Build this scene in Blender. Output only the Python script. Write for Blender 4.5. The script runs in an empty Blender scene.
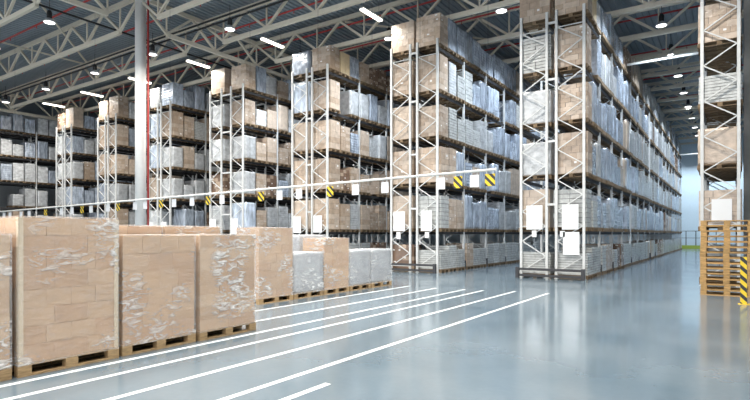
import bpy, math, random
from mathutils import Vector, Matrix, noise
random.seed(7)
sc = bpy.context.scene
C = sc.collection
H = 1.65
ORD = ['first','second','third','fourth','fifth','sixth','seventh','eighth','ninth','tenth','eleventh','twelfth',
       'thirteenth','fourteenth','fifteenth','sixteenth','seventeenth','eighteenth','nineteenth','twentieth']
def ordn(n):
    if n <= 20: return ORD[n-1]
    t = {20:'twenty',30:'thirty',40:'forty',50:'fifty'}
    a, b = n//10*10, n % 10
    return t[a]+'-'+ORD[b-1] if b else {20:'twentieth',30:'thirtieth',40:'fortieth',50:'fiftieth'}[a]

# ------------------------------------------------------------------ materials
def nt(name):
    m = bpy.data.materials.new(name); m.use_nodes = True
    return m, m.node_tree.nodes, m.node_tree.links, m.node_tree.nodes['Principled BSDF']
def mat(name, col, rough=.5, metal=0, var=0.0, vscale=6, bump=0, bscale=30, coat=0, coatr=.1, objvar=0, stretch=(1,1,1), spec=.5):
    m, N, L, P = nt(name)
    P.inputs['Roughness'].default_value = rough
    P.inputs['Metallic'].default_value = metal
    P.inputs['Coat Weight'].default_value = coat
    P.inputs['Coat Roughness'].default_value = coatr
    P.inputs['Specular IOR Level'].default_value = spec
    tc = N.new('ShaderNodeTexCoord'); mp = N.new('ShaderNodeMapping')
    mp.inputs['Scale'].default_value = stretch
    L.new(tc.outputs['Object'], mp.inputs[0])
    if objvar:      # every copy gets its own creases
        oj = N.new('ShaderNodeObjectInfo'); om = N.new('ShaderNodeMath'); om.operation = 'MULTIPLY'; om.inputs[1].default_value = 40
        L.new(oj.outputs['Random'], om.inputs[0]); L.new(om.outputs[0], mp.inputs['Location'])
    src = None
    base = N.new('ShaderNodeRGB'); base.outputs[0].default_value = (*col, 1); src = base.outputs[0]
    if var:
        nz = N.new('ShaderNodeTexNoise'); nz.inputs['Scale'].default_value = vscale; nz.inputs['Detail'].default_value = 4
        L.new(mp.outputs[0], nz.inputs['Vector'])
        mr = N.new('ShaderNodeMapRange'); mr.inputs[1].default_value = .3; mr.inputs[2].default_value = .7
        mr.inputs[3].default_value = 1-var; mr.inputs[4].default_value = 1+var
        L.new(nz.outputs[0], mr.inputs[0])
        vm = N.new('ShaderNodeVectorMath'); vm.operation = 'SCALE'
        L.new(src, vm.inputs[0]); L.new(mr.outputs[0], vm.inputs['Scale']); src = vm.outputs[0]
    if objvar:
        oi = N.new('ShaderNodeObjectInfo')
        mr = N.new('ShaderNodeMapRange'); mr.inputs[3].default_value = 1-objvar; mr.inputs[4].default_value = 1+objvar
        L.new(oi.outputs['Random'], mr.inputs[0])
        vm = N.new('ShaderNodeVectorMath'); vm.operation = 'SCALE'
        L.new(src, vm.inputs[0]); L.new(mr.outputs[0], vm.inputs['Scale']); src = vm.outputs[0]
    L.new(src, P.inputs['Base Color'])
    if bump:
        nz = N.new('ShaderNodeTexNoise'); nz.inputs['Scale'].default_value = bscale; nz.inputs['Detail'].default_value = 3
        nz.inputs['Distortion'].default_value = .6
        L.new(mp.outputs[0], nz.inputs['Vector'])
        b = N.new('ShaderNodeBump'); b.inputs['Strength'].default_value = bump; b.inputs['Distance'].default_value = .05
        L.new(nz.outputs[0], b.inputs['Height']); L.new(b.outputs[0], P.inputs['Normal']); L.new(b.outputs[0], P.inputs['Coat Normal'])
    return m
def emis(name, col, s):
    m, N, L, P = nt(name)
    P.inputs['Base Color'].default_value = (*col, 1)
    P.inputs['Emission Color'].default_value = (*col, 1); P.inputs['Emission Strength'].default_value = s
    return m
M = {}
M['galv'] = mat('painted_steel_grey', (.64,.65,.645), .4, 0, var=.06)
M['beam'] = mat('dark_beam_steel', (.035,.035,.038), .5)
M['guard'] = mat('dark_guard_steel', (.045,.045,.05), .5)
M['wood'] = mat('pallet_wood', (.38,.255,.13), .75, var=.3, vscale=9, stretch=(1,6,6), objvar=.12)
M['wood2'] = mat('pallet_wood_orange', (.50,.30,.115), .7, var=.35, vscale=9, stretch=(1,6,6), objvar=.15)
M['cardA'] = mat('cardboard_tan', (.50,.325,.185), .6, var=.06, vscale=3, objvar=.12)
M['cardB'] = mat('cardboard_light', (.56,.39,.245), .6, var=.06, vscale=3, objvar=.12)
M['cardC'] = mat('cardboard_warm', (.46,.28,.15), .6, var=.06, vscale=3, objvar=.12)
M['wcardA'] = mat('film_over_tan_cartons', (.44,.335,.25), .42, var=.15, vscale=5, bump=.35, bscale=9, coat=.8, coatr=.16, objvar=.16)
M['wcardB'] = mat('film_over_light_cartons', (.53,.43,.345), .42, var=.15, vscale=5, bump=.35, bscale=9, coat=.8, coatr=.16, objvar=.16)
M['wcardD'] = mat('film_over_dark_cartons', (.20,.125,.085), .45, var=.15, vscale=5, bump=.3, bscale=9, coat=.6, coatr=.18, objvar=.2)
M['cream'] = mat('cream_board', (.66,.53,.34), .6, var=.06, objvar=.06)
M['silver'] = mat('silver_film', (.45,.51,.60), .27, .15, var=.38, vscale=3, bump=.7, bscale=3.5, coat=.9, coatr=.1, objvar=.3, stretch=(2.2,2.2,.7))
M['silver2'] = mat('pale_film', (.54,.555,.57), .32, .05, var=.25, vscale=3, bump=.6, bscale=4, coat=.8, coatr=.14, objvar=.25, stretch=(1.4,1.4,1.6))
M['tray'] = mat('white_tray_goods', (.50,.51,.50), .4, var=.2, bump=.3, bscale=14, coat=.6, coatr=.14, objvar=.15)
M['gap'] = mat('dark_gap_between_goods', (.16,.15,.15), .7)
M['paper'] = mat('white_sign_board', (.82,.83,.84), .5)
M['label'] = mat('white_label_paper', (.8,.8,.8), .5)
M['print'] = mat('grey_print', (.35,.36,.38), .6)
M['column'] = mat('white_column_paint', (.82,.82,.80), .45, var=.03)
M['colgrey'] = mat('grey_column_paint', (.30,.295,.28), .6, var=.06)
M['truss'] = mat('cream_truss_paint', (.62,.57,.47), .5)
M['trusspale'] = mat('pale_truss_paint', (.60,.585,.54), .5)
M['red'] = mat('red_pipe_paint', (.42,.035,.03), .45)
M['black'] = mat('black_cable', (.012,.012,.013), .5)
M['lampgrey'] = mat('lamp_reflector', (.55,.57,.6), .35, .3)
M['lens'] = emis('lamp_lens', (1,.98,.94), 4)
M['tube'] = emis('fluorescent_tube', (1,.93,.80), 5)
M['bar'] = mat('white_bar_paint', (.80,.80,.77), .4)
M['line'] = mat('white_floor_paint', (.62,.65,.66), .3, var=.08, vscale=3)
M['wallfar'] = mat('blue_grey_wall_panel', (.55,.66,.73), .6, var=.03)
M['wallgrey'] = mat('grey_wall_panel', (.35,.37,.38), .6, var=.03)
M['fence'] = mat('dark_fence_steel', (.05,.055,.05), .5)
M['lime'] = mat('yellow_green_barrier', (.42,.52,.08), .5)
M['yellow'] = mat('yellow_paint', (.85,.58,.04), .45)
M['edge'] = mat('edge_board', (.66,.54,.38), .55)
M['roof'] = mat('roof_sheet', (.215,.26,.295), .45, .1, var=.05, vscale=2)

def stripes(name, ax, freq, op='ADD'):
    m, N, L, P = nt(name)
    tc = N.new('ShaderNodeTexCoord'); sx = N.new('ShaderNodeSeparateXYZ'); L.new(tc.outputs['Object'], sx.inputs[0])
    a = N.new('ShaderNodeMath'); a.operation = op
    L.new(sx.outputs[ax], a.inputs[0]); L.new(sx.outputs[2], a.inputs[1])
    b = N.new('ShaderNodeMath'); b.operation = 'MULTIPLY'; b.inputs[1].default_value = freq; L.new(a.outputs[0], b.inputs[0])
    c = N.new('ShaderNodeMath'); c.operation = 'FRACT'; L.new(b.outputs[0], c.inputs[0])
    d = N.new('ShaderNodeMath'); d.operation = 'GREATER_THAN'; d.inputs[1].default_value = .52; L.new(c.outputs[0], d.inputs[0])
    mx = N.new('ShaderNodeMixRGB'); mx.inputs[1].default_value = (.85,.60,.03,1); mx.inputs[2].default_value = (.03,.03,.03,1)
    L.new(d.outputs[0], mx.inputs[0]); L.new(mx.outputs[0], P.inputs['Base Color']); P.inputs['Roughness'].default_value = .45
    return m
M['hazard'] = stripes('yellow_black_stripes', 0, 5.0, 'ADD')
M['hazard2'] = stripes('yellow_black_post_stripes', 0, 4.6)

def film():
    m, N, L, P = nt('clear_stretch_film')
    out = N['Material Output']
    P.inputs['Base Color'].default_value = (.86,.87,.88,1); P.inputs['Roughness'].default_value = .16
    P.inputs['Specular IOR Level'].default_value = .8
    tr = N.new('ShaderNodeBsdfTransparent'); mx = N.new('ShaderNodeMixShader')
    tc = N.new('ShaderNodeTexCoord'); mp = N.new('ShaderNodeMapping'); mp.inputs['Scale'].default_value = (1.5,1.5,4.5)
    mp.inputs['Rotation'].default_value = (.35,.35,0)
    oj = N.new('ShaderNodeObjectInfo'); om = N.new('ShaderNodeMath'); om.operation = 'MULTIPLY'; om.inputs[1].default_value = 40
    L.new(oj.outputs['Random'], om.inputs[0])
    ad = N.new('ShaderNodeVectorMath'); ad.operation = 'ADD'; L.new(tc.outputs['Object'], ad.inputs[0]); L.new(om.outputs[0], ad.inputs[1])
    L.new(ad.outputs[0], mp.inputs[0])
    nz = N.new('ShaderNodeTexNoise'); nz.inputs['Scale'].default_value = 3.0; nz.inputs['Detail'].default_value = 7; nz.inputs['Distortion'].default_value = 1.2
    nz.inputs['Roughness'].default_value = .62
    L.new(mp.outputs[0], nz.inputs['Vector'])
    mr = N.new('ShaderNodeMapRange'); mr.inputs[1].default_value = .47; mr.inputs[2].default_value = .66; mr.inputs[3].default_value = 0; mr.inputs[4].default_value = .8
    L.new(nz.outputs[0], mr.inputs[0])
    mk = N.new('ShaderNodeTexNoise'); mk.inputs['Scale'].default_value = 1.3; mk.inputs['Detail'].default_value = 1
    L.new(ad.outputs[0], mk.inputs['Vector'])
    m2 = N.new('ShaderNodeMapRange'); m2.inputs[1].default_value = .50; m2.inputs[2].default_value = .64; m2.inputs[3].default_value = .10; m2.inputs[4].default_value = 1
    L.new(mk.outputs[0], m2.inputs[0])
    ml = N.new('ShaderNodeMath'); ml.operation = 'MULTIPLY_ADD'; ml.inputs[2].default_value = .20; ml.use_clamp = True
    L.new(mr.outputs[0], ml.inputs[0]); L.new(m2.outputs[0], ml.inputs[1]); L.new(ml.outputs[0], mx.inputs[0])
    b = N.new('ShaderNodeBump'); b.inputs['Strength'].default_value = .9; b.inputs['Distance'].default_value = .06
    L.new(nz.outputs[0], b.inputs['Height']); L.new(b.outputs[0], P.inputs['Normal'])
    L.new(tr.outputs[0], mx.inputs[1]); L.new(P.outputs[0], mx.inputs[2]); L.new(mx.outputs[0], out.inputs[0])
    return m
M['film'] = film()
M['fgrey'] = mat('grey_wrapped_goods', (.40,.42,.45), .4, var=.12, vscale=2, bump=.25, bscale=3, coat=.5, coatr=.2, stretch=(1,1,4))

def floor_mat():
    m, N, L, P = nt('glossy_epoxy_floor')
    tc = N.new('ShaderNodeTexCoord')
    nz = N.new('ShaderNodeTexNoise'); nz.inputs['Scale'].default_value = .5; nz.inputs['Detail'].default_value = 6
    L.new(tc.outputs['Object'], nz.inputs['Vector'])
    cr = N.new('ShaderNodeValToRGB')
    cr.color_ramp.elements[0].position = .3; cr.color_ramp.elements[0].color = (.084,.124,.158,1)
    cr.color_ramp.elements[1].position = .7; cr.color_ramp.elements[1].color = (.140,.178,.208,1)
    L.new(nz.outputs[0], cr.inputs[0])
    n2 = N.new('ShaderNodeTexNoise'); n2.inputs['Scale'].default_value = 14; n2.inputs['Detail'].default_value = 5
    L.new(tc.outputs['Object'], n2.inputs['Vector'])
    mr = N.new('ShaderNodeMapRange'); mr.inputs[3].default_value = .93; mr.inputs[4].default_value = 1.07; L.new(n2.outputs[0], mr.inputs[0])
    vm = N.new('ShaderNodeVectorMath'); vm.operation = 'SCALE'; L.new(cr.outputs[0], vm.inputs[0]); L.new(mr.outputs[0], vm.inputs['Scale'])
    # saw-cut joints: every 12 m in X, 9 m in Y
    sx = N.new('ShaderNodeSeparateXYZ'); L.new(tc.outputs['Object'], sx.inputs[0])
    def joint(out, off, per):
        a = N.new('ShaderNodeMath'); a.operation = 'ADD'; a.inputs[1].default_value = off; L.new(out, a.inputs[0])
        b = N.new('ShaderNodeMath'); b.operation = 'PINGPONG'; b.inputs[1].default_value = per/2; L.new(a.outputs[0], b.inputs[0])
        c = N.new('ShaderNodeMath'); c.operation = 'LESS_THAN'; c.inputs[1].default_value = .012; L.new(b.outputs[0], c.inputs[0])
        return c.outputs[0]
    j1 = joint(sx.outputs[1], -9.15, 9.0); j2 = joint(sx.outputs[0], 10.0, 12.0)
    mxj = N.new('ShaderNodeMath'); mxj.operation = 'MAXIMUM'; L.new(j1, mxj.inputs[0]); L.new(j2, mxj.inputs[1])
    mj = N.new('ShaderNodeMath'); mj.operation = 'MULTIPLY'; mj.inputs[1].default_value = .35; L.new(mxj.outputs[0], mj.inputs[0])
    mx = N.new('ShaderNodeMixRGB'); mx.inputs[2].default_value = (.1,.11,.12,1)
    L.new(mj.outputs[0], mx.inputs[0]); L.new(vm.outputs[0], mx.inputs[1]); L.new(mx.outputs[0], P.inputs['Base Color'])
    r = N.new('ShaderNodeMapRange'); r.inputs[3].default_value = .10; r.inputs[4].default_value = .20; L.new(nz.outputs[0], r.inputs[0])
    L.new(r.outputs[0], P.inputs['Roughness'])
    P.inputs['Specular IOR Level'].default_value = .7
    b = N.new('ShaderNodeBump'); b.inputs['Strength'].default_value = .05; b.inputs['Distance'].default_value = .02
    n3 = N.new('ShaderNodeTexNoise'); n3.inputs['Scale'].default_value = 2.2; n3.inputs['Detail'].default_value = 2
    L.new(tc.outputs['Object'], n3.inputs['Vector']); L.new(n3.outputs[0], b.inputs['Height']); L.new(b.outputs[0], P.inputs['Normal'])
    return m
M['floor'] = floor_mat()

# ------------------------------------------------------------------ mesh builder
class MB:
    def __init__(s): s.v=[]; s.f=[]; s.mi=[]; s.mats=[]; s.sm=[]
    def m(s, k):
        if k not in s.mats: s.mats.append(k)
        return s.mats.index(k)
    def box(s, x0,x1,y0,y1,z0,z1, k, bev=0):
        i = len(s.v); mi = s.m(k)
        s.v += [(x0,y0,z0),(x1,y0,z0),(x1,y1,z0),(x0,y1,z0),(x0,y0,z1),(x1,y0,z1),(x1,y1,z1),(x0,y1,z1)]
        for f in ((0,3,2,1),(4,5,6,7),(0,1,5,4),(1,2,6,5),(2,3,7,6),(3,0,4,7)):
            s.f.append(tuple(i+a for a in f)); s.mi.append(mi); s.sm.append(False)
        return s
    def bar(s, a, b, w, h, k, up=(0,0,1)):
        a=Vector(a); b=Vector(b); d=(b-a).normalized(); u=Vector(up)
        if abs(d.dot(u))>.98: u=Vector((0,1,0))
        r=d.cross(u).normalized(); u=r.cross(d).normalized()
        i=len(s.v); mi=s.m(k)
        for p in (a,b):
            for q,t in ((-1,-1),(1,-1),(1,1),(-1,1)): s.v.append(tuple(p+r*(q*w/2)+u*(t*h/2)))
        for f in ((0,1,2,3),(7,6,5,4),(0,4,5,1),(1,5,6,2),(2,6,7,3),(3,7,4,0)):
            s.f.append(tuple(i+c for c in f)); s.mi.append(mi); s.sm.append(False)
        return s
    def tube(s, a, b, r0, k, r1=None, n=12, cap=True):
        r1 = r0 if r1 is None else r1
        a=Vector(a); b=Vector(b); d=(b-a).normalized(); u=Vector((0,0,1))
        if abs(d.dot(u))>.98: u=Vector((0,1,0))
        r=d.cross(u).normalized(); u=r.cross(d).normalized(); i=len(s.v); mi=s.m(k)
        for p,rr in ((a,r0),(b,r1)):
            for j in range(n):
                t=2*math.pi*j/n; s.v.append(tuple(p+r*(rr*math.cos(t))+u*(rr*math.sin(t))))
        for j in range(n):
            s.f.append((i+j,i+n+j,i+n+(j+1)%n,i+(j+1)%n)); s.mi.append(mi); s.sm.append(True)
        if cap:
            s.f.append(tuple(i+j for j in range(n))); s.mi.append(mi); s.sm.append(False)
            s.f.append(tuple(i+n+j for j in range(n-1,-1,-1))); s.mi.append(mi); s.sm.append(False)
        return s
    def lathe(s, prof, k, n=20, c=(0,0,0)):
        i=len(s.v); mi=s.m(k)
        for r,z in prof:
            for j in range(n):
                t=2*math.pi*j/n; s.v.append((c[0]+r*math.cos(t), c[1]+r*math.sin(t), c[2]+z))
        for q in range(len(prof)-1):
            for j in range(n):
                s.f.append((i+q*n+j,i+q*n+(j+1)%n,i+(q+1)*n+(j+1)%n,i+(q+1)*n+j)); s.mi.append(mi); s.sm.append(True)
        s.f.append(tuple(i+j for j in range(n-1,-1,-1))); s.mi.append(mi); s.sm.append(False)
        q=len(prof)-1
        s.f.append(tuple(i+q*n+j for j in range(n))); s.mi.append(mi); s.sm.append(False)
        return s
    def quadgrid(s, o, u, v, nu, nv, k, fn=None):
        i=len(s.v); mi=s.m(k); o=Vector(o);u=Vector(u);v=Vector(v)
        for a in range(nu+1):
            for b in range(nv+1):
                p=o+u*(a/nu)+v*(b/nv)
                if fn: p=fn(p,a/nu,b/nv)
                s.v.append(tuple(p))
        for a in range(nu):
            for b in range(nv):
                q=i+a*(nv+1)+b
                s.f.append((q,q+nv+1,q+nv+2,q+1)); s.mi.append(mi); s.sm.append(True)
        return s
    def add(s, o, mtx):
        i=len(s.v); mp=[s.m(k) for k in o.mats]
        s.v += [tuple(mtx@Vector(p)) for p in o.v]
        s.f += [tuple(i+a for a in f) for f in o.f]; s.mi += [mp[a] for a in o.mi]; s.sm += o.sm
        return s
    def mesh(s, name):
        me=bpy.data.meshes.new(name); me.from_pydata(s.v,[],s.f)
        for k in s.mats: me.materials.append(M[k])
        me.polygons.foreach_set('material_index', s.mi); me.polygons.foreach_set('use_smooth', s.sm)
        me.update(); return me
    def build(s, name, parent=None, loc=(0,0,0), rz=0):
        return link(name, s.mesh(name), parent, loc, rz)
def link(name, me, parent=None, loc=(0,0,0), rz=0):
    o=bpy.data.objects.new(name, me); C.objects.link(o)
    if parent: o.parent=parent
    o.location=loc; o.rotation_euler.z=rz
    return o
def tag(o, label=None, cat=None, group=None, kind=None):
    if label: o['label']=label
    if cat: o['category']=cat
    if group: o['group']=group
    if kind: o['kind']=kind
    return o
def empty(name, loc=(0,0,0), rz=0):
    o=link(name, None, None, loc, rz); o.empty_display_size=.2; return o
def copy_tree(o, parent=None):
    c=o.copy(); C.objects.link(c)
    if parent: c.parent=parent
    for ch in o.children: copy_tree(ch, c)
    return c
class Proto:                      # first use takes the original, then copies
    def __init__(s, o): s.o=o; s.used=False
    def get(s):
        if not s.used: s.used=True; return s.o
        return copy_tree(s.o)
def struct(mb, name): return tag(mb.build(name), kind='structure')

# ------------------------------------------------------------------ camera
cam=bpy.data.cameras.new('camera'); co=bpy.data.objects.new('camera',cam); C.objects.link(co)
cam.sensor_width=36; cam.lens=524.5/750*36; cam.shift_y=34/750; cam.clip_end=300
yaw=math.atan2(.5605,.8281)
co.location=(0,0,H); co.rotation_euler=(math.pi/2,0,yaw); sc.camera=co

# ------------------------------------------------------------------ setting
WX0,WX1,WY0,WY1,ZC=-53,12,-14,69,12.72
struct(MB().box(WX0,WX1,WY0,WY1,-.2,0,'floor'),'floor')
def corr():
    mb=MB(); mi=mb.m('roof'); prof=[]; x=WX0; per=.30
    while x<WX1:
        prof += [(x,0),(x+.12,0),(x+.15,.07),(x+.27,.07)]; x+=per
    prof.append((x,0))
    for y in (WY0,WY1):
        for px,dz in prof: mb.v.append((px,y,ZC+dz))
    for y in (WY0,WY1):
        for px,dz in (prof[0],prof[-1]): mb.v.append((px,y,ZC+.25))
    n=len(prof)
    for i in range(n-1): mb.f.append((i,n+i,n+i+1,i+1)); mb.mi.append(mi); mb.sm.append(False)
    b=2*n
    mb.f.append((b,b+1,b+3,b+2)); mb.mi.append(mi); mb.sm.append(False)
    return mb
struct(corr(),'ceiling')
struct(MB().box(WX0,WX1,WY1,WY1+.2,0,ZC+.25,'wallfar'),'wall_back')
struct(MB().box(WX0-.2,WX0,WY0,WY1,0,ZC+.25,'wallgrey'),'wall_left')
struct(MB().box(WX1,WX1+.2,WY0,WY1,0,ZC+.25,'wallgrey'),'wall_right')
for j,(x,y0,y1) in enumerate(((-4.18,1.5,14.75),(-5.12,1.5,14.75),(-5.97,1.5,14.45),(-6.53,1.5,14.4),(-7.42,1.0,14.3),(-8.42,1.0,14.4),(-3.67,1.5,4.5))):
    nm=['bounding the open floor','second from the open floor','third from the open floor','running along the near row of pallets',
        'behind the near row of pallets','passing close to the far row of pallets','short, cut off at the bottom of the frame'][j]
    tag(MB().box(x-.042,x+.042,y0,y1,0,.003,'line').build('floor_line'),'white painted floor line '+nm,'floor marking','white lane lines on the floor')

# ------------------------------------------------------------------ roof
ZL,ZU=11.16,12.45
def truss_proto(L, name, mkey, n):
    # length L along +X from origin, n panels
    root=empty(name); p=L/n
    MB().bar((0,0,ZU),(L,0,ZU),.15,.19,mkey).build('upper_chord',root)
    MB().bar((p/2,0,ZL),(L-p/2,0,ZL),.15,.19,mkey).build('lower_chord',root)
    d1=MB().bar((0,0,ZU-ZL-.08),(p/2,0,.05),.105,.105,mkey).mesh('web_diagonal')
    d2=MB().bar((0,0,.05),(p/2,0,ZU-ZL-.08),.105,.105,mkey).mesh('web_diagonal')
    ve=MB().bar((0,0,.07),(0,0,ZU-ZL-.08),.06,.06,mkey).mesh('web_post')
    for i in range(n):
        link('web_diagonal',d1,root,(i*p,0,ZL)); link('web_diagonal',d2,root,(i*p+p/2,0,ZL)); link('web_post',ve,root,(i*p+p/2,0,ZL))
    return root
TY=[10.15+3.59*i for i in range(16)]
pt=Proto(truss_proto(24.0,'roof_truss','truss',8))
sides={-46.3:'left of the white column',-22.3:'right of the white column'}
for x0 in (-22.3,-46.3):
    for i,y in enumerate(TY):
        if x0<-40 and i>6: break
        o=pt.get(); o.location=(x0,y,0)
        tag(o,f'cream steel roof truss, {ordn(i+1)} from the viewer, {sides[x0]}','roof truss','cross trusses under the roof')
pm=Proto(truss_proto(14.36,'main_truss','truss',5))
for x,nm in ((-22.3,'over the white column'),(-46.3,'at the far left'),(1.7,'over the right-edge rack')):
    for i in range(4):
        o=pm.get(); o.location=(x,13.74-14.36+14.36*i,-.0); o.rotation_euler.z=math.pi/2
        tag(o,f'cream main girder running into the depth {nm}, {ordn(i+1)} from the viewer','roof truss','main trusses running into the depth')
for i,(a,b) in enumerate((((-33.5,10.15,12.30),(-33.5,27.9,12.30)),((-25.2,10.4,12.30),(-33.4,17.2,12.30)),((-10.3,17.4,12.30),(-10.3,42,12.30)),((-16,20.95,12.30),(-10.3,28.1,12.30)))):
    tag(MB().bar(a,b,.08,.08,'truss').build('tie_rod'),['long straight cream tie bar under the roof at left','slanting cream tie bar crossing between trusses at upper left',
        'straight cream tie bar above the middle racks','slanting cream tie bar above the middle racks'][i],'tie bar')
c=empty('roof_column',(-22.14,13.74,0))
MB().tube((0,0,0),(0,0,12.3),.235,'column',n=28).build('shaft',c)
MB().box(-.36,.36,-.36,.36,12.3,12.36,'column').build('cap_plate',c)
MB().box(-.38,.38,-.38,.38,0,.04,'column').build('base_plate',c)
tag(c,'tall round white steel column carrying the roof, left of centre','column')
rp=MB().tube((0,0,0),(0,0,12.2),.042,'red').build('sprinkler_riser',None,(-21.74,13.86,0))
tag(rp,'vertical red sprinkler pipe standing close beside the white column','pipe')
c2=MB().box(-.3,.3,-.3,.3,0,12.6,'colgrey').build('roof_column',None,(.68,21.6,0))
tag(c2,'dark grey square column behind the rack at the right edge','column')
for i,y in enumerate((12.35,15.35,18.3,21.15,23.9,28.5,34.1,40,46.5)):
    p=empty('sprinkler_pipe',(0,y,12.2))
    MB().tube((-46,0,0),(2,0,0),.045,'red',n=8).build('main_run',p)
    sp=MB().tube((0,0,-.14),(0,0,-.04),.018,'red',n=6).lathe([(.03,-.16),(.03,-.14)],'red',8).mesh('sprinkler_head')
    for q in range(16): link('sprinkler_head',sp,p,(-44+q*3,0,0))
    tag(p,f'red horizontal sprinkler pipe under the roof, {ordn(i+1)} from the viewer','pipe','red sprinkler pipes under the roof')
for i,(dz,dy) in enumerate(((0,0),(.16,.25),(.1,.55))):
    mb=MB().tube((-46,16.2+dy,11.75+dz),(-10,16.2+dy,11.75+dz),.045,'black',n=6)
    tag(mb.build('cable_run'),f'black cable run crossing the roof over the front lamps, {ORD[i]} of the three','cable','black cable runs')
tag(MB().tube((-25.2,6,11.75),(-25.2,30,11.75),.05,'black',n=6).build('cable_run'),'black cable running into the depth above the lamps left of the column','cable')

def lamp_proto():
    r=empty('high_bay_lamp')
    MB().lathe([(.09,.16),(.11,.18),(.11,.42),(.07,.52)],'black',14).build('housing',r)
    MB().lathe([(.25,-.02),(.26,.0),(.19,.09),(.10,.16)],'lampgrey',20).build('reflector',r)
    MB().lathe([(.16,-.03),(.215,-.027),(.22,-.021)],'lens',20).build('lens',r)
    MB().tube((0,0,.52),(0,0,1.15),.012,'black',n=6).build('cord',r)
    return r
lp=Proto(lamp_proto()); LZ=11.2
def addlight(kind,name,loc,power,size,col,parent,rot=(0,0,0),size2=None,spread=math.pi):
    l=LIGHTS.get((kind,power,col,size))
    if not l:
        l=bpy.data.lights.new(name,'AREA'); l.energy=power; l.color=col; l.spread=spread
        if size2: l.shape='RECTANGLE'; l.size=size; l.size_y=size2
        else: l.shape='DISK'; l.size=size
        LIGHTS[(kind,power,col,size)]=l
    o=bpy.data.objects.new(name,l); C.objects.link(o); o.parent=parent; o.location=loc; o.rotation_euler=rot
    return o
LIGHTS={}
WARM=(1,.955,.88); COOL=(.80,.90,1.0)
def lamp(x,y,label,group,power,col):
    o=lp.get(); o.location=(x,y,LZ); tag(o,label,'ceiling lamp',group)
    pend.append((o,power,col))
pend=[]; LK=.42
for i,x in enumerate((-1.3,-7.3,-13.3,-19.3,-25.4,-31.2,-37.3,-43.4)):
    lamp(x,16.45,f'round high-bay lamp in the row in front of the racks, {ordn(8-i)} from the left','front row of round lamps',900,WARM)
for i,x in enumerate((-1.3,-7.3,-13.3,-19.3,-25.4,-31.2)):
    lamp(x,11.35,f'round high-bay lamp in the row nearest the viewer, {ordn(6-i)} from the left','nearest row of round lamps',900,WARM)
for j,y in enumerate((6.25,1.15,-3.95)):
    for i,x in enumerate((-1.3,-7.3,-13.3)):
        lamp(x,y,f'round high-bay lamp above and behind the picture frame, row {ORD[j]}, place {ORD[i]}','lamps over the loading area',900,WARM)
for i,x in enumerate((-8.1,-13.8,-19.6)):
    lamp(x,21.6,f'round high-bay lamp just inside an aisle mouth between racks, {ordn(i+1)} from the right','lamps at the aisle mouths',800,COOL)
for i in range(9):
    lamp(-2.6,22.6+4.62*i,f'round high-bay lamp over the open aisle at right, {ordn(i+1)} from the viewer','lamps over the open aisle',750,COOL)
for i in range(4):
    lamp(-8.4,26.2+4.62*i,f'round high-bay lamp deep in the aisle left of the second rack, {ordn(i+1)} from the viewer','lamps deep in the middle aisle',650,COOL)
for i,x in enumerate((-2.0,-5.5,1.5)):  # extra lamps, added only to brighten the far wall
    lamp(x,66.0,f'round high-bay lamp added to brighten the far end wall, {ORD[i]} of three','lamps added to brighten the far end wall',800,COOL)
for o,p,c in pend: addlight('d','lamp_light',(0,0,-.08),p*LK,.5,c,o,spread=math.radians(125))
def tube_proto():
    r=empty('linear_lamp')
    MB().box(-.11,.11,-.75,.75,.03,.10,'lampgrey').build('housing',r)
    for s in (-1,1): MB().tube((s*.06,-.74,0),(s*.06,.74,0),.048,'tube',n=8).build('tube',r)
    for s in (-.6,.6): MB().tube((0,s,.10),(0,s,.85),.006,'black',n=5).build('cord',r)
    return r
tp=Proto(tube_proto())
tl=[]
for i,x in enumerate((-13.7,-20.05,-26.2,-32.2,-38.2,-43.9)):
    o=tp.get(); o.location=(x*.965,19.25,11.4); tag(o,f'bright linear tube lamp hanging above an aisle mouth, {ordn(i+1)} from the right','ceiling lamp','linear lamps above the rack ends'); tl.append(o)
for o in tl: addlight('t','tube_light',(0,0,-.06),400*LK,.3,WARM,o,size2=1.4,spread=math.radians(150))

# ------------------------------------------------------------------ pallets and goods
def pallet_mb(k='wood'):   # 1.2 (x) by .8 (y) by .144
    mb=MB()
    for y,w in ((-.3275,.145),(-.17,.10),(0,.145),(.17,.10),(.3275,.145)): mb.box(-.6,.6,y-w/2,y+w/2,.122,.144,k)
    for x in (-.5275,0,.5275): mb.box(x-.0725,x+.0725,-.4,.4,.10,.122,k)
    for x in (-.5275,0,.5275):
        for y in (-.35,0,.35): mb.box(x-.0725,x+.0725,y-.05,y+.05,.022,.10,k)
    for y in (-.35,0,.35): mb.box(-.6,.6,y-.05,y+.05,0,.022,k)
    return mb
M['woodr'] = mat('shaded_pallet_wood', (.19,.13,.075), .8, var=.3, vscale=9, stretch=(1,6,6), objvar=.2)  # rack pallets: wood colour darkened to stand in for shade under the loads
PAL=pallet_mb('woodr'); PALME=PAL.mesh('pallet'); PALF=pallet_mb('wood').mesh('pallet')
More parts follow.
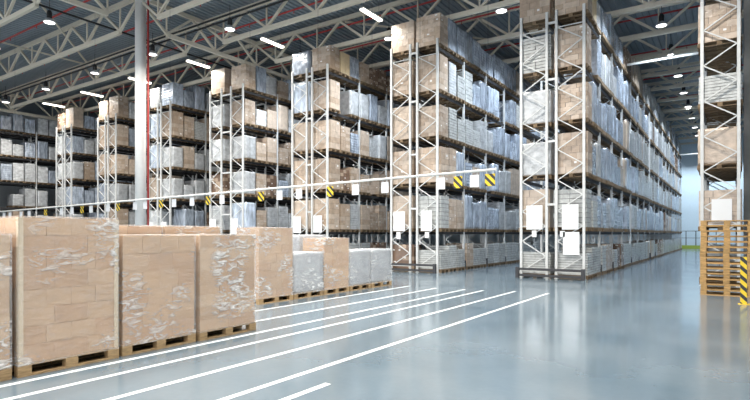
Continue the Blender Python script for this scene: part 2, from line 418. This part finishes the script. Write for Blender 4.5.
def cartons_mb(h,nx,ny,nz,mats,sx=1.16,sy=.74,g=.004,seed=1,jit=.006,labels=None):
    r=random.Random(seed); mb=MB(); z=0; dz=h/nz
    mb.box(-sx/2+.02,sx/2-.02,-sy/2+.02,sy/2-.02,0,h-.02,'gap')
    for k in range(nz):
        a,b=(nx,ny) if k%2==0 else (max(1,nx+ (1 if nx<4 else -1)),ny)
        for i in range(a):
            for j in range(b):
                if 0<i<a-1 and 0<j<b-1: continue
                jx=r.uniform(-jit,jit); jy=r.uniform(-jit,jit)
                x0=-sx/2+i*sx/a; y0=-sy/2+j*sy/b
                mb.box(x0+g+jx,x0+sx/a-g+jx,y0+g+jy,y0+sy/b-g+jy,z+.002,z+dz-g,r.choice(mats))
                if labels and r.random()<labels:
                    if j==0: mb.box(x0+jx+sx/a*.35,x0+jx+sx/a*.65,y0+g+jy-.003,y0+g+jy,z+dz*.45,z+dz*.75,'label')
                    if i==a-1: mb.box(x0+sx/a-g+jx,x0+sx/a-g+jx+.003,y0+sy/b*.35+jy,y0+sy/b*.65+jy,z+dz*.45,z+dz*.75,'label')
        z+=dz
    return mb
def wobble_mb(h,key,seed,amp=.018,sx=1.16,sy=.73,nz=14,layers=0):
    # film-wrapped block: rounded, wrinkled surface with soft layer ridges
    mb=MB(); mi=mb.m(key); n=7; ring=[]
    for i in range(n): ring.append((-sx/2+sx*i/n,-sy/2,0,-1))
    for i in range(n): ring.append((sx/2,-sy/2+sy*i/n,1,0))
    for i in range(n): ring.append((sx/2-sx*i/n,sy/2,0,1))
    for i in range(n): ring.append((-sx/2,sy/2-sy*i/n,-1,0))
    N_=len(ring)
    for k in range(nz+1):
        z=h*k/nz
        for (x,y,a,b) in ring:
            d=noise.noise(Vector((x*2.3+seed*7,y*2.3,z*3.1)))*amp
            if layers: d-=.014*(1 if (k%2) else 0)
            cz=.975 if k in (0,nz) else 1
            mb.v.append(((x+a*d)*cz,(y+b*d)*cz,z))
    for k in range(nz):
        for j in range(N_):
            mb.f.append((k*N_+j,k*N_+(j+1)%N_,(k+1)*N_+(j+1)%N_,(k+1)*N_+j)); mb.mi.append(mi); mb.sm.append(not layers)
    i=len(mb.v); mb.v.append((0,0,h+.01))
    for j in range(N_): mb.f.append((nz*N_+j,nz*N_+(j+1)%N_,i)); mb.mi.append(mi); mb.sm.append(False)
    i=len(mb.v); mb.v.append((0,0,0))
    for j in range(N_): mb.f.append(((j+1)%N_,j,i)); mb.mi.append(mi); mb.sm.append(False)
    return mb
def trays_mb(h,n,key,seed):
    r=random.Random(seed); mb=MB(); dz=h/n
    mb.box(-.55,.55,-.35,.35,0,h-.02,'gap')
    for k in range(n):
        for (i,a) in enumerate((-.585,0)):
            for (j,b) in enumerate((-.385,0)):
                jx=r.uniform(-.012,.012); jy=r.uniform(-.01,.01)
                mb.box(a+jx+.004,a+jx+.58,b+jy+.004,b+jy+.38,k*dz+.012,k*dz+dz-.008,key)
    return mb
GOODS={}   # kind -> list of (mb, mesh, height, look, noun)
def reg(kind,mb,h,look): GOODS.setdefault(kind,[]).append((mb,mb.mesh('goods_stack'),h,look))
for s,(h,nx,ny,nz) in enumerate(((1.45,3,2,7),(1.5,3,2,6),(1.3,4,3,8),(1.4,3,2,5))):
    reg('brown',cartons_mb(h,nx,ny,nz,['wcardA','wcardB'],seed=s+3,labels=.10),h,'tan carton stack')
for s,h in enumerate((1.4,1.2)):
    reg('dark',cartons_mb(h,4,3,6,['wcardD','wcardD','wcardA'],seed=s+30,labels=.2),h,'dark brown carton stack')
reg('pale',cartons_mb(1.45,3,2,5,['wcardB'],seed=40),1.45,'pale carton stack')
reg('pale',wobble_mb(1.45,'wcardB',4,.02),1.45,'pale film-wrapped stack')
reg('cream',cartons_mb(1.35,1,2,1,['cream'],seed=41),1.35,'cream boxed load')
for s,h in enumerate((1.45,1.35,1.5,1.2)):
    reg('silver',wobble_mb(h,'silver',s+1,.022,nz=16,layers=s%2),h,'silver film-wrapped load')
for s,h in enumerate((1.4,1.25)):
    reg('grey',wobble_mb(h,'silver2',s+9,.022,nz=22,layers=(s+1)%2),h,'pale grey wrapped load')
for s,(h,n) in enumerate(((1.35,11),(1.1,9),(1.4,8))):
    reg('tray',trays_mb(h,n,'tray',s+50),h,'white layered tray stack')
CAT={'brown':'carton pallet','dark':'carton pallet','pale':'carton pallet','cream':'carton pallet','silver':'wrapped pallet','grey':'wrapped pallet','tray':'wrapped pallet'}

# ------------------------------------------------------------------ racks
Y0=19.83; PITCH=2.63; DEP=.97; LV=[1.75,3.73,5.70,7.66,9.60]; FT=9.93
def frame_mb():
    mb=MB(); z=.25; s=0; hh=.565
    while z+hh<FT-.1:
        a,b=(-DEP/2+.04,DEP/2-.04); 
        if s%2: a,b=b,a
        mb.bar((a,0,z),(b,0,z+hh),.036,.036,'galv',up=(0,1,0)); z+=hh; s+=1
    for z in (.25,.25+3*hh,z): mb.bar((-DEP/2+.04,0,z),(DEP/2-.04,0,z),.03,.03,'galv')
    return mb
FRME=frame_mb().mesh('upright_frame')
POSTME=MB().box(-.045,.045,-.04,.04,.01,FT,'galv').box(-.075,.075,-.07,.07,0,.01,'galv').mesh('post')
GUARDME=MB().box(-.09,-.047,-.09,.09,.01,.42,'guard').box(.047,.09,-.09,.09,.01,.42,'guard').box(-.09,.09,-.09,-.05,.01,.42,'guard').mesh('post_guard')
BEAMME=MB().box(DEP/2-.045,DEP/2+.01,.05,PITCH-.05,-.12,0,'beam').box(-DEP/2-.01,-DEP/2+.045,.05,PITCH-.05,-.12,0,'beam').mesh('shelf_beams')
BMB=MB().box(DEP/2-.045,DEP/2+.01,.05,PITCH-.05,-.12,0,'beam').box(-DEP/2-.01,-DEP/2+.045,.05,PITCH-.05,-.12,0,'beam')
SPME=MB().box(-.175+.0,.175,-.03,.03,-.04,.04,'galv').mesh('row_spacer')
loads=[]; SZ={'rack at right edge':.8}; S5={('fourth rack from right',5):.78,('third rack from right',5):.9}
def rack(xr, nb, label, lines=2, y0=Y0, guard=True, gap=.35):
    """xr = x of right posts' centre line; lines of frames going left"""
    root=empty('pallet_rack',(xr-(DEP*lines+gap*(lines-1))/2,y0,0)); tag(root,label,'pallet rack','pallet racks')
    cxs=[(DEP+gap)/2,-(DEP+gap)/2] if lines==2 else [0]
    nbeam=0; rest=MB()
    for li,cx in enumerate(cxs):
        for b in range(nb+1):
            f=link('upright_frame',FRME,root,(cx,b*PITCH,0))
            for s in (-1,1): link('post',POSTME,f,(s*(DEP/2-.0),0,0))
            if b>0 and li==0: link('post_guard',GUARDME,f,(DEP/2,0,0))
        for b in range(nb):
            for z in LV:
                if nbeam<100 and (li==0 or b<3): link('shelf_beams',BEAMME,root,(cx,b*PITCH,z)); nbeam+=1
                else: rest.add(BMB,Matrix.Translation((cx,b*PITCH,z)))
    if rest.v: tag(rest.build('shelf_beams',root),kind='stuff')
    if lines==2:
        for b in range(nb+1):
            for z in (2.75,5.1,7.4,9.5): link('row_spacer',SPME,root,(0,b*PITCH,z)).scale.x=gap/.35
    if guard:
        w=(DEP*lines+gap*(lines-1))/2+.09
        mb=MB().box(-w,w,-.36,-.30,.29,.38,'guard').box(-w,w,-.36,-.30,.06,.15,'guard')
        for s in (-1,1): mb.box(s*(w-.05)-.06,s*(w-.05)+.06,-.39,-.27,0,.40,'guard')
        tag(mb.build('end_guard',root),'dark steel end guard rail')
    return root,cxs
def ground(lv): return 0 if lv==0 else LV[lv-1]
def fill(xr, nb, rk, dist, over={}, lines=2, y0=Y0, levels=(0,1,2,3,4,5), backslots=1, seed=0, skipp=.04, gap=.35):
    r=random.Random(seed); W=DEP+gap
    for li in range(lines):
        cx=xr-DEP/2-li*W
        ns=nb*3 if li==0 else backslots
        for lv in levels:
            kprev=None
            for s in range(ns):
                key=(li,lv,s)
                b,q=divmod(s,3)
                y=y0+b*PITCH+PITCH/2+(q-1)*.833
                k=over.get(key)
                if k is None:
                    if kprev and r.random()<.5: k=kprev
                    else: k=r.choices([a for a,_ in dist],[w for _,w in dist])[0]
                    if r.random()<skipp: k='none'
                    elif k: kprev=k
                rnd=r.random()
                if k=='none': continue
                vi=int(rnd*len(GOODS[k]))
                if lv==0:
                    if k in('silver','grey'): k='tray'; vi=int(rnd*3)
                loads.append(dict(x=cx+r.uniform(-.03,.03),y=y+r.uniform(-.006,.006),z=ground(lv),k=k,vi=vi,lv=lv,s=s,li=li,rk=rk,flip=r.random()<.5,sz=(SZ.get(rk) or S5.get((rk,lv)) or (.74 if lv==0 else 1.0 if s==0 else r.choice((.72,.85,.93,1,1.04))))))
SIL=[('silver',6),('grey',2.6),('tray',2.0),('brown',.9),('pale',.5),('dark',.3)]
MIX=[('silver',2.6),('grey',3),('brown',1.5),('dark',.8),('pale',.8),('tray',.8)]
L_='silver'
# right-edge rack (single)
rack(.225,2,'narrow pallet rack at the right edge standing behind the stack of empty pallets',lines=1,guard=False)
fill(.215,2,'rack at right edge',MIX,{(0,0,0):'none',(0,0,1):'none',(0,1,0):'pale',(0,2,0):'pale',(0,3,0):'tray',(0,4,0):'brown',(0,5,0):'brown'},lines=1,seed=3)
# open-aisle rack
rack(-4.348+.045-.045,17,'longest pallet rack running deep along the open aisle right of centre')
ov={(0,0,0):'tray',(0,1,0):'tray',(0,2,0):'brown',(0,3,0):'brown',(0,4,0):'brown',(0,5,0):'brown',(0,5,1):'cream',
    (1,0,0):'tray',(1,1,0):'pale',(1,2,0):'grey',(1,3,0):'grey',(1,4,0):'tray',(1,5,0):'brown',(0,0,2):'tray',(0,0,4):'brown',(0,0,5):'brown'}
fill(-4.348,17,'rack along open aisle',SIL,ov,seed=11)
rack(-10.24,7,'pallet rack in the middle, third from the right, behind the bar end')
ov={(0,5,0):'brown',(0,4,0):'brown',(0,3,0):'brown',(0,2,0):'brown',(0,1,0):'tray',(0,0,0):'tray',(0,0,1):'tray',(0,1,2):'brown',(0,1,1):'brown',(0,0,3):'brown',
    (0,5,1):'silver',(0,5,2):'silver',(0,5,3):'silver',
    (1,5,0):'brown',(1,4,0):'brown',(1,3,0):'pale',(1,2,0):'brown',(1,1,0):'pale',(1,0,0):'dark'}
fill(-10.24,6,'third rack from right',SIL,ov,seed=12)
rack(-16.22,4,'pallet rack fourth from the right, left of picture centre')
ov={(0,5,0):'brown',(0,5,1):'cream',(0,5,2):'silver',(0,5,3):'brown',(0,5,4):'dark',(0,5,5):'dark',(0,5,6):'dark',(0,4,0):'brown',(0,4,1):'none',(0,4,2):'grey',(0,4,3):'grey',(0,4,4):'silver',
    (0,3,0):'brown',(0,3,1):'brown',(0,2,0):'brown',(0,2,1):'dark',(0,1,0):'brown',(0,1,1):'brown',(0,1,3):'brown',
    (1,5,0):'silver',(1,4,0):'silver',(1,3,0):'pale',(1,2,0):'brown',(1,1,0):'pale'}
fill(-16.22,3,'fourth rack from right',MIX,ov,seed=13)
for xr,nb,o_,sd,ov in ((-22.2,3,'fifth',14,{(0,5,0):'brown',(0,5,1):'silver',(0,5,2):'grey',(0,5,3):'brown',(1,5,0):'brown',(0,4,0):'brown',(1,4,0):'grey',(0,3,0):'grey',(0,2,0):'grey',(0,2,1):'brown',(0,2,2):'dark'}),
                    (-28.75,3,'sixth',15,{(0,5,0):'silver',(0,5,1):'silver',(0,5,2):'silver',(1,5,0):'grey',(0,4,0):'brown',(0,4,1):'brown',(0,3,0):'grey',(0,4,2):'tray'}),
                    (-34.89,2,'seventh',16,{(0,5,0):'brown',(1,5,0):'brown',(0,4,0):'brown',(1,4,0):'brown',(0,3,0):'brown',(0,2,0):'grey',(0,1,0):'brown'}),
                    (-40.94,2,'eighth',17,{(0,5,0):'pale',(1,5,0):'dark',(0,4,0):'silver',(0,3,0):'grey'})):
    rack(xr,nb,f'pallet rack {o_} from the right in the left half',gap=.8 if o_=='fifth' else .35)
    fill(xr,min(nb,2) if xr<-30 else nb,f'{o_} rack from right',MIX,ov,seed=sd,levels=(1,2,3,4,5),gap=.8 if o_=='fifth' else .35)
rack(-46.6,4,'leftmost pallet rack, its long side facing the viewer',y0=Y0-2*PITCH,guard=False)
fill(-46.6,4,'leftmost rack',[('grey',4),('silver',2),('brown',1)],{},y0=Y0-2*PITCH,seed=20,levels=(1,2,3,4,5),backslots=0)

# sort loads by how large they show; carton loads all individual, wrapped loads the nearest 300
def depth(l): return -.5605*l['x']+.8281*l['y']
ind=[]; rest=[]
nw=0
for l in sorted(loads,key=lambda l: depth(l)-(30 if l['rk']!='rack along open aisle' else 0)):
    c_=CAT[l['k']]
    if c_=='wrapped pallet':
        nw+=1
        (ind if nw<=285 else rest).append(l)
    else:
        (ind if (depth(l)<42 or l['rk']!='rack along open aisle') else rest).append(l)
print('NLOADS',len(ind),len(rest),set(l['rk'] for l in rest),sum(CAT[l['k']]=='carton pallet' for l in ind))
protos={}
for l in ind:
    mb,me,h,look=GOODS[l['k']][l['vi']]
    pk=(l['k'],l['vi'])
    if pk not in protos:
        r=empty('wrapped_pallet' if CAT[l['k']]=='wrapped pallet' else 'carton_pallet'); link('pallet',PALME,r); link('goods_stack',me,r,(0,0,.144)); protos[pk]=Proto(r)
    o=protos[pk].get()
    for ch in o.children:
        if ch.name.startswith('goods'): ch.scale.z=l['sz']
    o.location=(l['x'],l['y'],l['z']); o.rotation_euler.z=math.pi if l['flip'] and l['k'] in('silver','grey') else 0
    place='on the floor' if l['lv']==0 else ORD[l['lv']-1]+' shelf up'
    half={0:'near end right half',1:'near end left half'}[l['li']] if (l['s']==0 and l['rk'] not in('leftmost rack','rack at right edge')) else f"{ordn(l['s']+1)} pallet back"
    tag(o,f"{look} {place}, {half}, {l['rk']}",CAT[l['k']],'pallets on the racks')
rm=MB()
for l in rest:
    mb,me,h,look=GOODS[l['k']][l['vi']]
    T=Matrix.Translation((l['x'],l['y'],l['z']))
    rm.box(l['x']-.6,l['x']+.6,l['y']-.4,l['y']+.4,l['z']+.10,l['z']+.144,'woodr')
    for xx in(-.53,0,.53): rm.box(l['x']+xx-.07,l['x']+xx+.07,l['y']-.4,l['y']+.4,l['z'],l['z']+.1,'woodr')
    rm.add(mb,T@Matrix.Translation((0,0,.144))@Matrix.Diagonal((1,1,l['sz'],1)))
tag(rm.build('distant_loaded_pallets'),'distant wrapped pallets filling the far end of the rack along the open aisle','pallet loads',kind='stuff')

# ties across the open aisle
for i,(y,z) in enumerate(((28.6,10.05),(61.5,9.7))):
    tag(MB().bar((-4.45,y,z),(-.75,y,z),.10,.10,'bar').build('aisle_tie'),['white bar','far white bar'][i]+' bridging the open aisle between rack tops','tie bar')

# signs on rack ends
def board(x,z0,z1,w,label,y=Y0-.06,cat='sign'):
    o=MB().box(-w/2,w/2,-.012,0,0,z1-z0,'paper').build('sign_board',None,(x,y,z0))
    tag(o,label,cat,'white boards on the rack ends'); return o
def at(px,py,Y):           # point on the plane y=Y seen at a pixel
    t=(px-375)/524.5; d=Y/(.5605*t+.8281); return (d*(.8281*t-.5605), H+(234-py)/524.5*d)
for (x0,x1,y0,y1,lab) in ((526.5,542.5,205.5,229.5,'large white board on left frame of the rack along the open aisle'),
        (562,578.5,204.5,229.5,'upper large white board on right frame of the rack along the open aisle'),
        (563,579.5,232,255,'lower large white board hanging under another on the rack along the open aisle'),
        (560,565,231,237,'small white card beside the lower board on the rack along the open aisle'),
        (532,536.5,230.5,237,'small white card under the left board on the rack along the open aisle'),
        (393.5,405,211.5,231,'large white board on left frame of the third rack from right'),
        (421,432,210.5,231,'large white board on right frame of the third rack from right'),
        (396.5,400.5,232,239,'small white card under the left board of the third rack from right'),
        (425,429,232,238,'small white card under the right board of the third rack from right'),
        (293,301,216.5,233,'large white board on left frame of the fourth rack from right'),
        (313.5,322,215.5,232.5,'large white board on right frame of the fourth rack from right'),
        (209.5,216,219,233,'white board on left frame of the fifth rack from right'),
        (231,238,218.5,234,'white board on right frame of the fifth rack from right'),
        (148.5,153.5,222,232,'white board on left frame of the sixth rack from right'),
        (161,166.5,222,232,'white board on right frame of the sixth rack from right'),
        (711.5,732,199,222,'large white board on the rack at the right edge above the pallet stack')):
    yy=Y0-.06
    a,za=at(x0,y1,yy); b,_=at(x1,y1,yy); _,zb=at((x0+x1)/2,y0,yy); _,za=at((x0+x1)/2,y1,yy)
    board((a+b)/2,za,zb,b-a,lab,yy)

# ------------------------------------------------------------------ overhead bar with hanging signs
BY=12.5
def barpt(px):
    py=211.6-.0868*px+ (0.0000035*px*px)*1.0
    return at(px,py,BY)
xa,za=barpt(-60); xb,zb=barpt(495)
bar=empty('overhead_bar',(xb,BY,zb))
MB().tube((xa-xb,0,za-zb),(0,0,0),.032,'bar',n=14).build('tube',bar)
MB().tube((0,0,0),(.03,0,0),.04,'bar',n=14).build('end_cap',bar)
for px in (15,95,170,250,318,372,420,449,488):
    x,z=barpt(px); MB().tube((x-xb,0,z-zb),(x-xb,0,12.3-zb),.004,'black',n=5).build('hanger_wire',bar)
tag(bar,'long thin white overhead bar hung with signs across the left and centre','overhead bar')
SG=[(490,10,'y'),(474.5,9,'w'),(458,8.5,'y'),(441,8,'w'),(385,7,'w'),(355.5,6.8,'w'),(330,6.3,'y'),(299,6,'w'),(279.5,5.6,'w'),(261,5.8,'y'),(222,4.6,'w'),(208,4.4,'y'),
    (192,4.3,'w'),(174,4,'w'),(161,4,'y'),(145,3.8,'w'),(135,3.6,'w'),(118,3.4,'y'),(108,3.3,'w'),(91,3.2,'w'),(82,3,'y'),(72,3,'w'),(61.5,3,'w'),(45.5,3,'y'),(29,2.6,'w'),(21,2.5,'w'),(10,2.5,'w'),(4,2.4,'w')]
cw=cy=0
for px,w,k in SG:
    x,z=barpt(px); x0,_=barpt(px-w/2); x1,_=barpt(px+w/2); ww=x1-x0
    r=empty('hanging_sign',(x,BY,z-.045))
    MB().box(-ww/2,ww/2,-.008,.008,-.36,-.05,'hazard' if k=='y' else 'paper').build('panel',r)
    for s in (-1,1): MB().box(s*ww*.3-.006,s*ww*.3+.006,-.004,.004,-.05,.013,'galv').build('hook',r)
    if k=='y': cy+=1; tag(r,f'yellow and black striped sign on the overhead bar, {ordn(cy)} striped one from right','sign','striped signs on the overhead bar')
    else: cw+=1; tag(r,f'blank white sign on the overhead bar, {ordn(cw)} white one from right','sign','white signs on the overhead bar')

# ------------------------------------------------------------------ foreground wrapped pallets
def film_mb(lx,ly,h,seed,amp=.012):
    mb=MB(); e=.016
    def fn(n):
        def f(p,a,b):
            d=noise.noise(Vector((p.x*3+seed*5,p.y*3,p.z*4)))*amp + noise.noise(Vector((p.x*9,p.y*9+seed,p.z*15)))*amp*.45
            d=max(-.010,d) ; edge=min(a,1-a,b,1-b); d*=min(1,edge*12)
            return p+Vector(n)*d
        return f
    x,y=lx/2+e,ly/2+e; z0=-.02; N=26
    mb.quadgrid((-x,-y,z0),(2*x,0,0),(0,0,h+e-z0),N,N,'film',fn((0,-1,0)))
    mb.quadgrid((x,-y,z0),(0,2*y,0),(0,0,h+e-z0),N,N,'film',fn((1,0,0)))
    mb.quadgrid((x,y,z0),(-2*x,0,0),(0,0,h+e-z0),N,N,'film',fn((0,1,0)))
    mb.quadgrid((-x,y,z0),(0,-2*y,0),(0,0,h+e-z0),N,N,'film',fn((-1,0,0)))
    mb.quadgrid((-x,-y,h+e),(2*x,0,0),(0,2*y,0),N,N,'film',fn((0,0,1)))
    return mb
def fgload(xface,y0,y1,top,kind,label,seed,nx=3,nz=7,dep=.80,edge=False,wrap=True,mats=('cardA','cardA','cardB')):
    r=empty('carton_pallet' if kind=='carton' else 'wrapped_pallet',(xface-dep/2,(y0+y1)/2,0)); h=top-.144
    p=link('pallet',PALF,r,(0,0,0),math.pi/2); ly=y1-y0
    p.scale=((ly)/1.2,1,1) ; p.scale=(min(1.0,ly/1.2),1,1)
    if kind=='carton':
        # carton courses along Y
        rr=random.Random(seed); mb=MB(); lx=dep-.03; L=ly-.03; dz=h/nz
        mb.box(-lx/2+.008,lx/2-.008,-L/2+.006,L/2-.006,0,h-.006,'cardA')
        for k in range(nz):
            n=nx+(k%2)
            for i in range(n):
                for j in range(2):
                    jx=rr.uniform(-.004,.004); jy=rr.uniform(-.001,.001); g=.0022
                    ya=-L/2+i*L/n; xa_=-lx/2+j*lx/2
                    key=rr.choice(mats)
                    mb.box(xa_+g+jx,xa_+lx/2-g+jx,ya+g+jy,ya+L/n-g+jy,k*dz+.002,(k+1)*dz-.003,key)
                    # tape strip on the carton's outer faces
        g_=mb.build('carton_stack',r,(0,0,.144)); lw=(lx,L)
    else:
        mb=wobble_mb(h,'fgrey',seed,.010,sx=ly-.03,sy=dep-.03,nz=20,layers=0)
        g_=mb.build('goods_block',r,(0,0,.144),math.pi/2); lw=(dep-.03,ly-.03)
    if wrap: tag(film_mb(lw[0],lw[1],h,seed).build('stretch_film',r,(0,0,.144)),'clear crinkled stretch film')
    if edge:
        e=MB()
        for s in (-1,1):
            yy=s*(lw[1]/2); a,b=(yy-.045,yy) if s>0 else (yy,yy+.045)
            e.box(lw[0]/2+.004,lw[0]/2+.009,a,b,0,h,'edge')
            c0,c1=(yy+.004,yy+.009) if s>0 else (yy-.009,yy-.004)
            e.box(lw[0]/2-.045,lw[0]/2+.009,c0,c1,0,h,'edge')
        tag(e.build('edge_protectors',r,(0,0,.144)),'cream cardboard corner strips')
    tag(r,label,'carton pallet' if kind=='carton' else 'wrapped pallet','pallets standing on the floor')
    return r
FX=-6.75
fgload(FX,1.42,2.62,1.64,'carton','film-wrapped carton pallet cut off by the left picture edge',61,nx=2,nz=5)
fgload(FX,2.68,3.88,1.845,'carton','tallest film-wrapped carton pallet in the near row, with cream edge strips',62,nx=3,nz=8,edge=True,mats=('cardA','cardA','cardC'))
fgload(FX-.02,3.94,5.11,1.625,'carton','wrapped carton pallet in the near row right of the tallest one',63,nx=3,nz=6,mats=('cardA','cardA','cardC'))
fgload(FX,5.17,6.32,1.63,'carton','wrapped carton pallet at the right end of the near row',64,nx=2,nz=8,mats=('cardA','cardB','cardC'))
fgload(FX-.90,2.68,3.88,1.80,'carton','carton pallet hidden behind the tallest one in the near row',65,nx=3,nz=6)
fgload(FX-.90,3.94,5.14,1.775,'carton','brown carton pallet behind the near row, left of the pair',66,nx=2,nz=5,mats=('cardC','cardA'))
fgload(FX-.90,5.17,6.32,1.775,'carton','brown carton pallet behind the near row, right of the pair',67,nx=2,nz=5,mats=('cardC','cardA'))
GX=-9.08
fgload(GX,8.60,9.76,1.80,'carton','tall tan carton pallet at the left of the farther floor row',71,nx=2,nz=8,mats=('cardA','cardA','cardC'))
fgload(GX,9.79,10.94,1.17,'grey','low grey film-wrapped pallet between two tan carton pallets',72)
fgload(GX,10.97,12.10,1.53,'carton','tan carton pallet right of the low grey wrapped one',73,nx=2,nz=7,mats=('cardA','cardC'))
fgload(GX,12.14,13.20,1.17,'grey','grey wrapped pallet, left one of the pair ending the farther row',74)
fgload(GX,13.24,14.38,1.17,'grey','grey wrapped pallet at the far right end of the farther row',75)
fgload(GX-.92,11.0,12.15,1.62,'grey','grey wrapped pallet peeping over from behind the farther row',76)
fgload(GX-.92,8.60,9.76,1.5,'carton','carton pallet behind the tall one in the farther row',77,nx=2,nz=6)

# ------------------------------------------------------------------ stack of empty pallets, post, far fence
def pallet_parts():
    r=empty('wooden_pallet')
    mb=MB()
    for y,w in ((-.3275,.145),(-.17,.10),(0,.145),(.17,.10),(.3275,.145)): mb.box(-.6,.6,y-w/2,y+w/2,.122,.144,'wood2')
    for x in (-.5275,0,.5275): mb.box(x-.0725,x+.0725,-.4,.4,.10,.122,'wood2')
    mb.build('deck',r)
    bl=MB().box(-.0725,.0725,-.05,.05,.022,.10,'wood2').mesh('block')
    bb=MB().box(-.6,.6,-.05,.05,0,.022,'wood2').mesh('bottom_board')
    for x in (-.5275,0,.5275):
        for y in (-.35,0,.35): link('block',bl,r,(x,y,0))
    for y in (-.35,0,.35): link('bottom_board',bb,r,(0,y,0))
    return r
pp=Proto(pallet_parts()); rr=random.Random(5)
for i in range(14):
    o=pp.get(); o.location=(-.075+rr.uniform(-.012,.012),17.2+rr.uniform(-.01,.01),i*.144); o.rotation_euler.z=rr.uniform(-.008,.008)
    o['i']=0; del o['i']
    lab='bottom' if i==0 else ('topmost' if i==13 else ordn(i+1)+' from the bottom')
    tag(o,f'empty wooden pallet, {lab} in the stack at the right edge','pallet','empty pallets stacked at the right')
px,pz=at(742.5,304,14.5)
g=empty('guard_post',(px+.03,15.05,0))
MB().box(-.065,.065,-.03,.03,.012,1.11,'hazard2').build('post',g)
MB().box(-.11,.11,-.09,.09,0,.012,'yellow').build('base_plate',g)
tag(g,'yellow and black striped guard post in front of the empty pallet stack','bollard')
f=empty('safety_fence',(-2.6,66.5,0))
for i in range(6): MB().box(-2.3+i*.92-.04,-2.3+i*.92+.04,-.04,.04,0,2.0,'fence').build('fence_post',f)
MB().box(-2.3,2.3,-.03,.03,1.94,2.0,'fence').box(-2.3,2.3,-.02,.02,1.2,1.24,'fence').build('rail',f)
tag(MB().box(-2.3,2.3,-.12,-.05,.02,.42,'lime').build('kick_board',f),'yellow-green low board')
tag(f,'dark steel fence with yellow-green kick board across the end of the open aisle','fence')

# ------------------------------------------------------------------ world, view
w=bpy.data.worlds.new('world'); sc.world=w; w.use_nodes=True
w.node_tree.nodes['Background'].inputs[0].default_value=(.93,.96,1,1)
w.node_tree.nodes['Background'].inputs[1].default_value=2.3
sc.view_settings.view_transform='Standard'; sc.view_settings.look='None'; sc.view_settings.gamma=1; sc.view_settings.exposure=0.13
sc.view_settings.use_curve_mapping=False
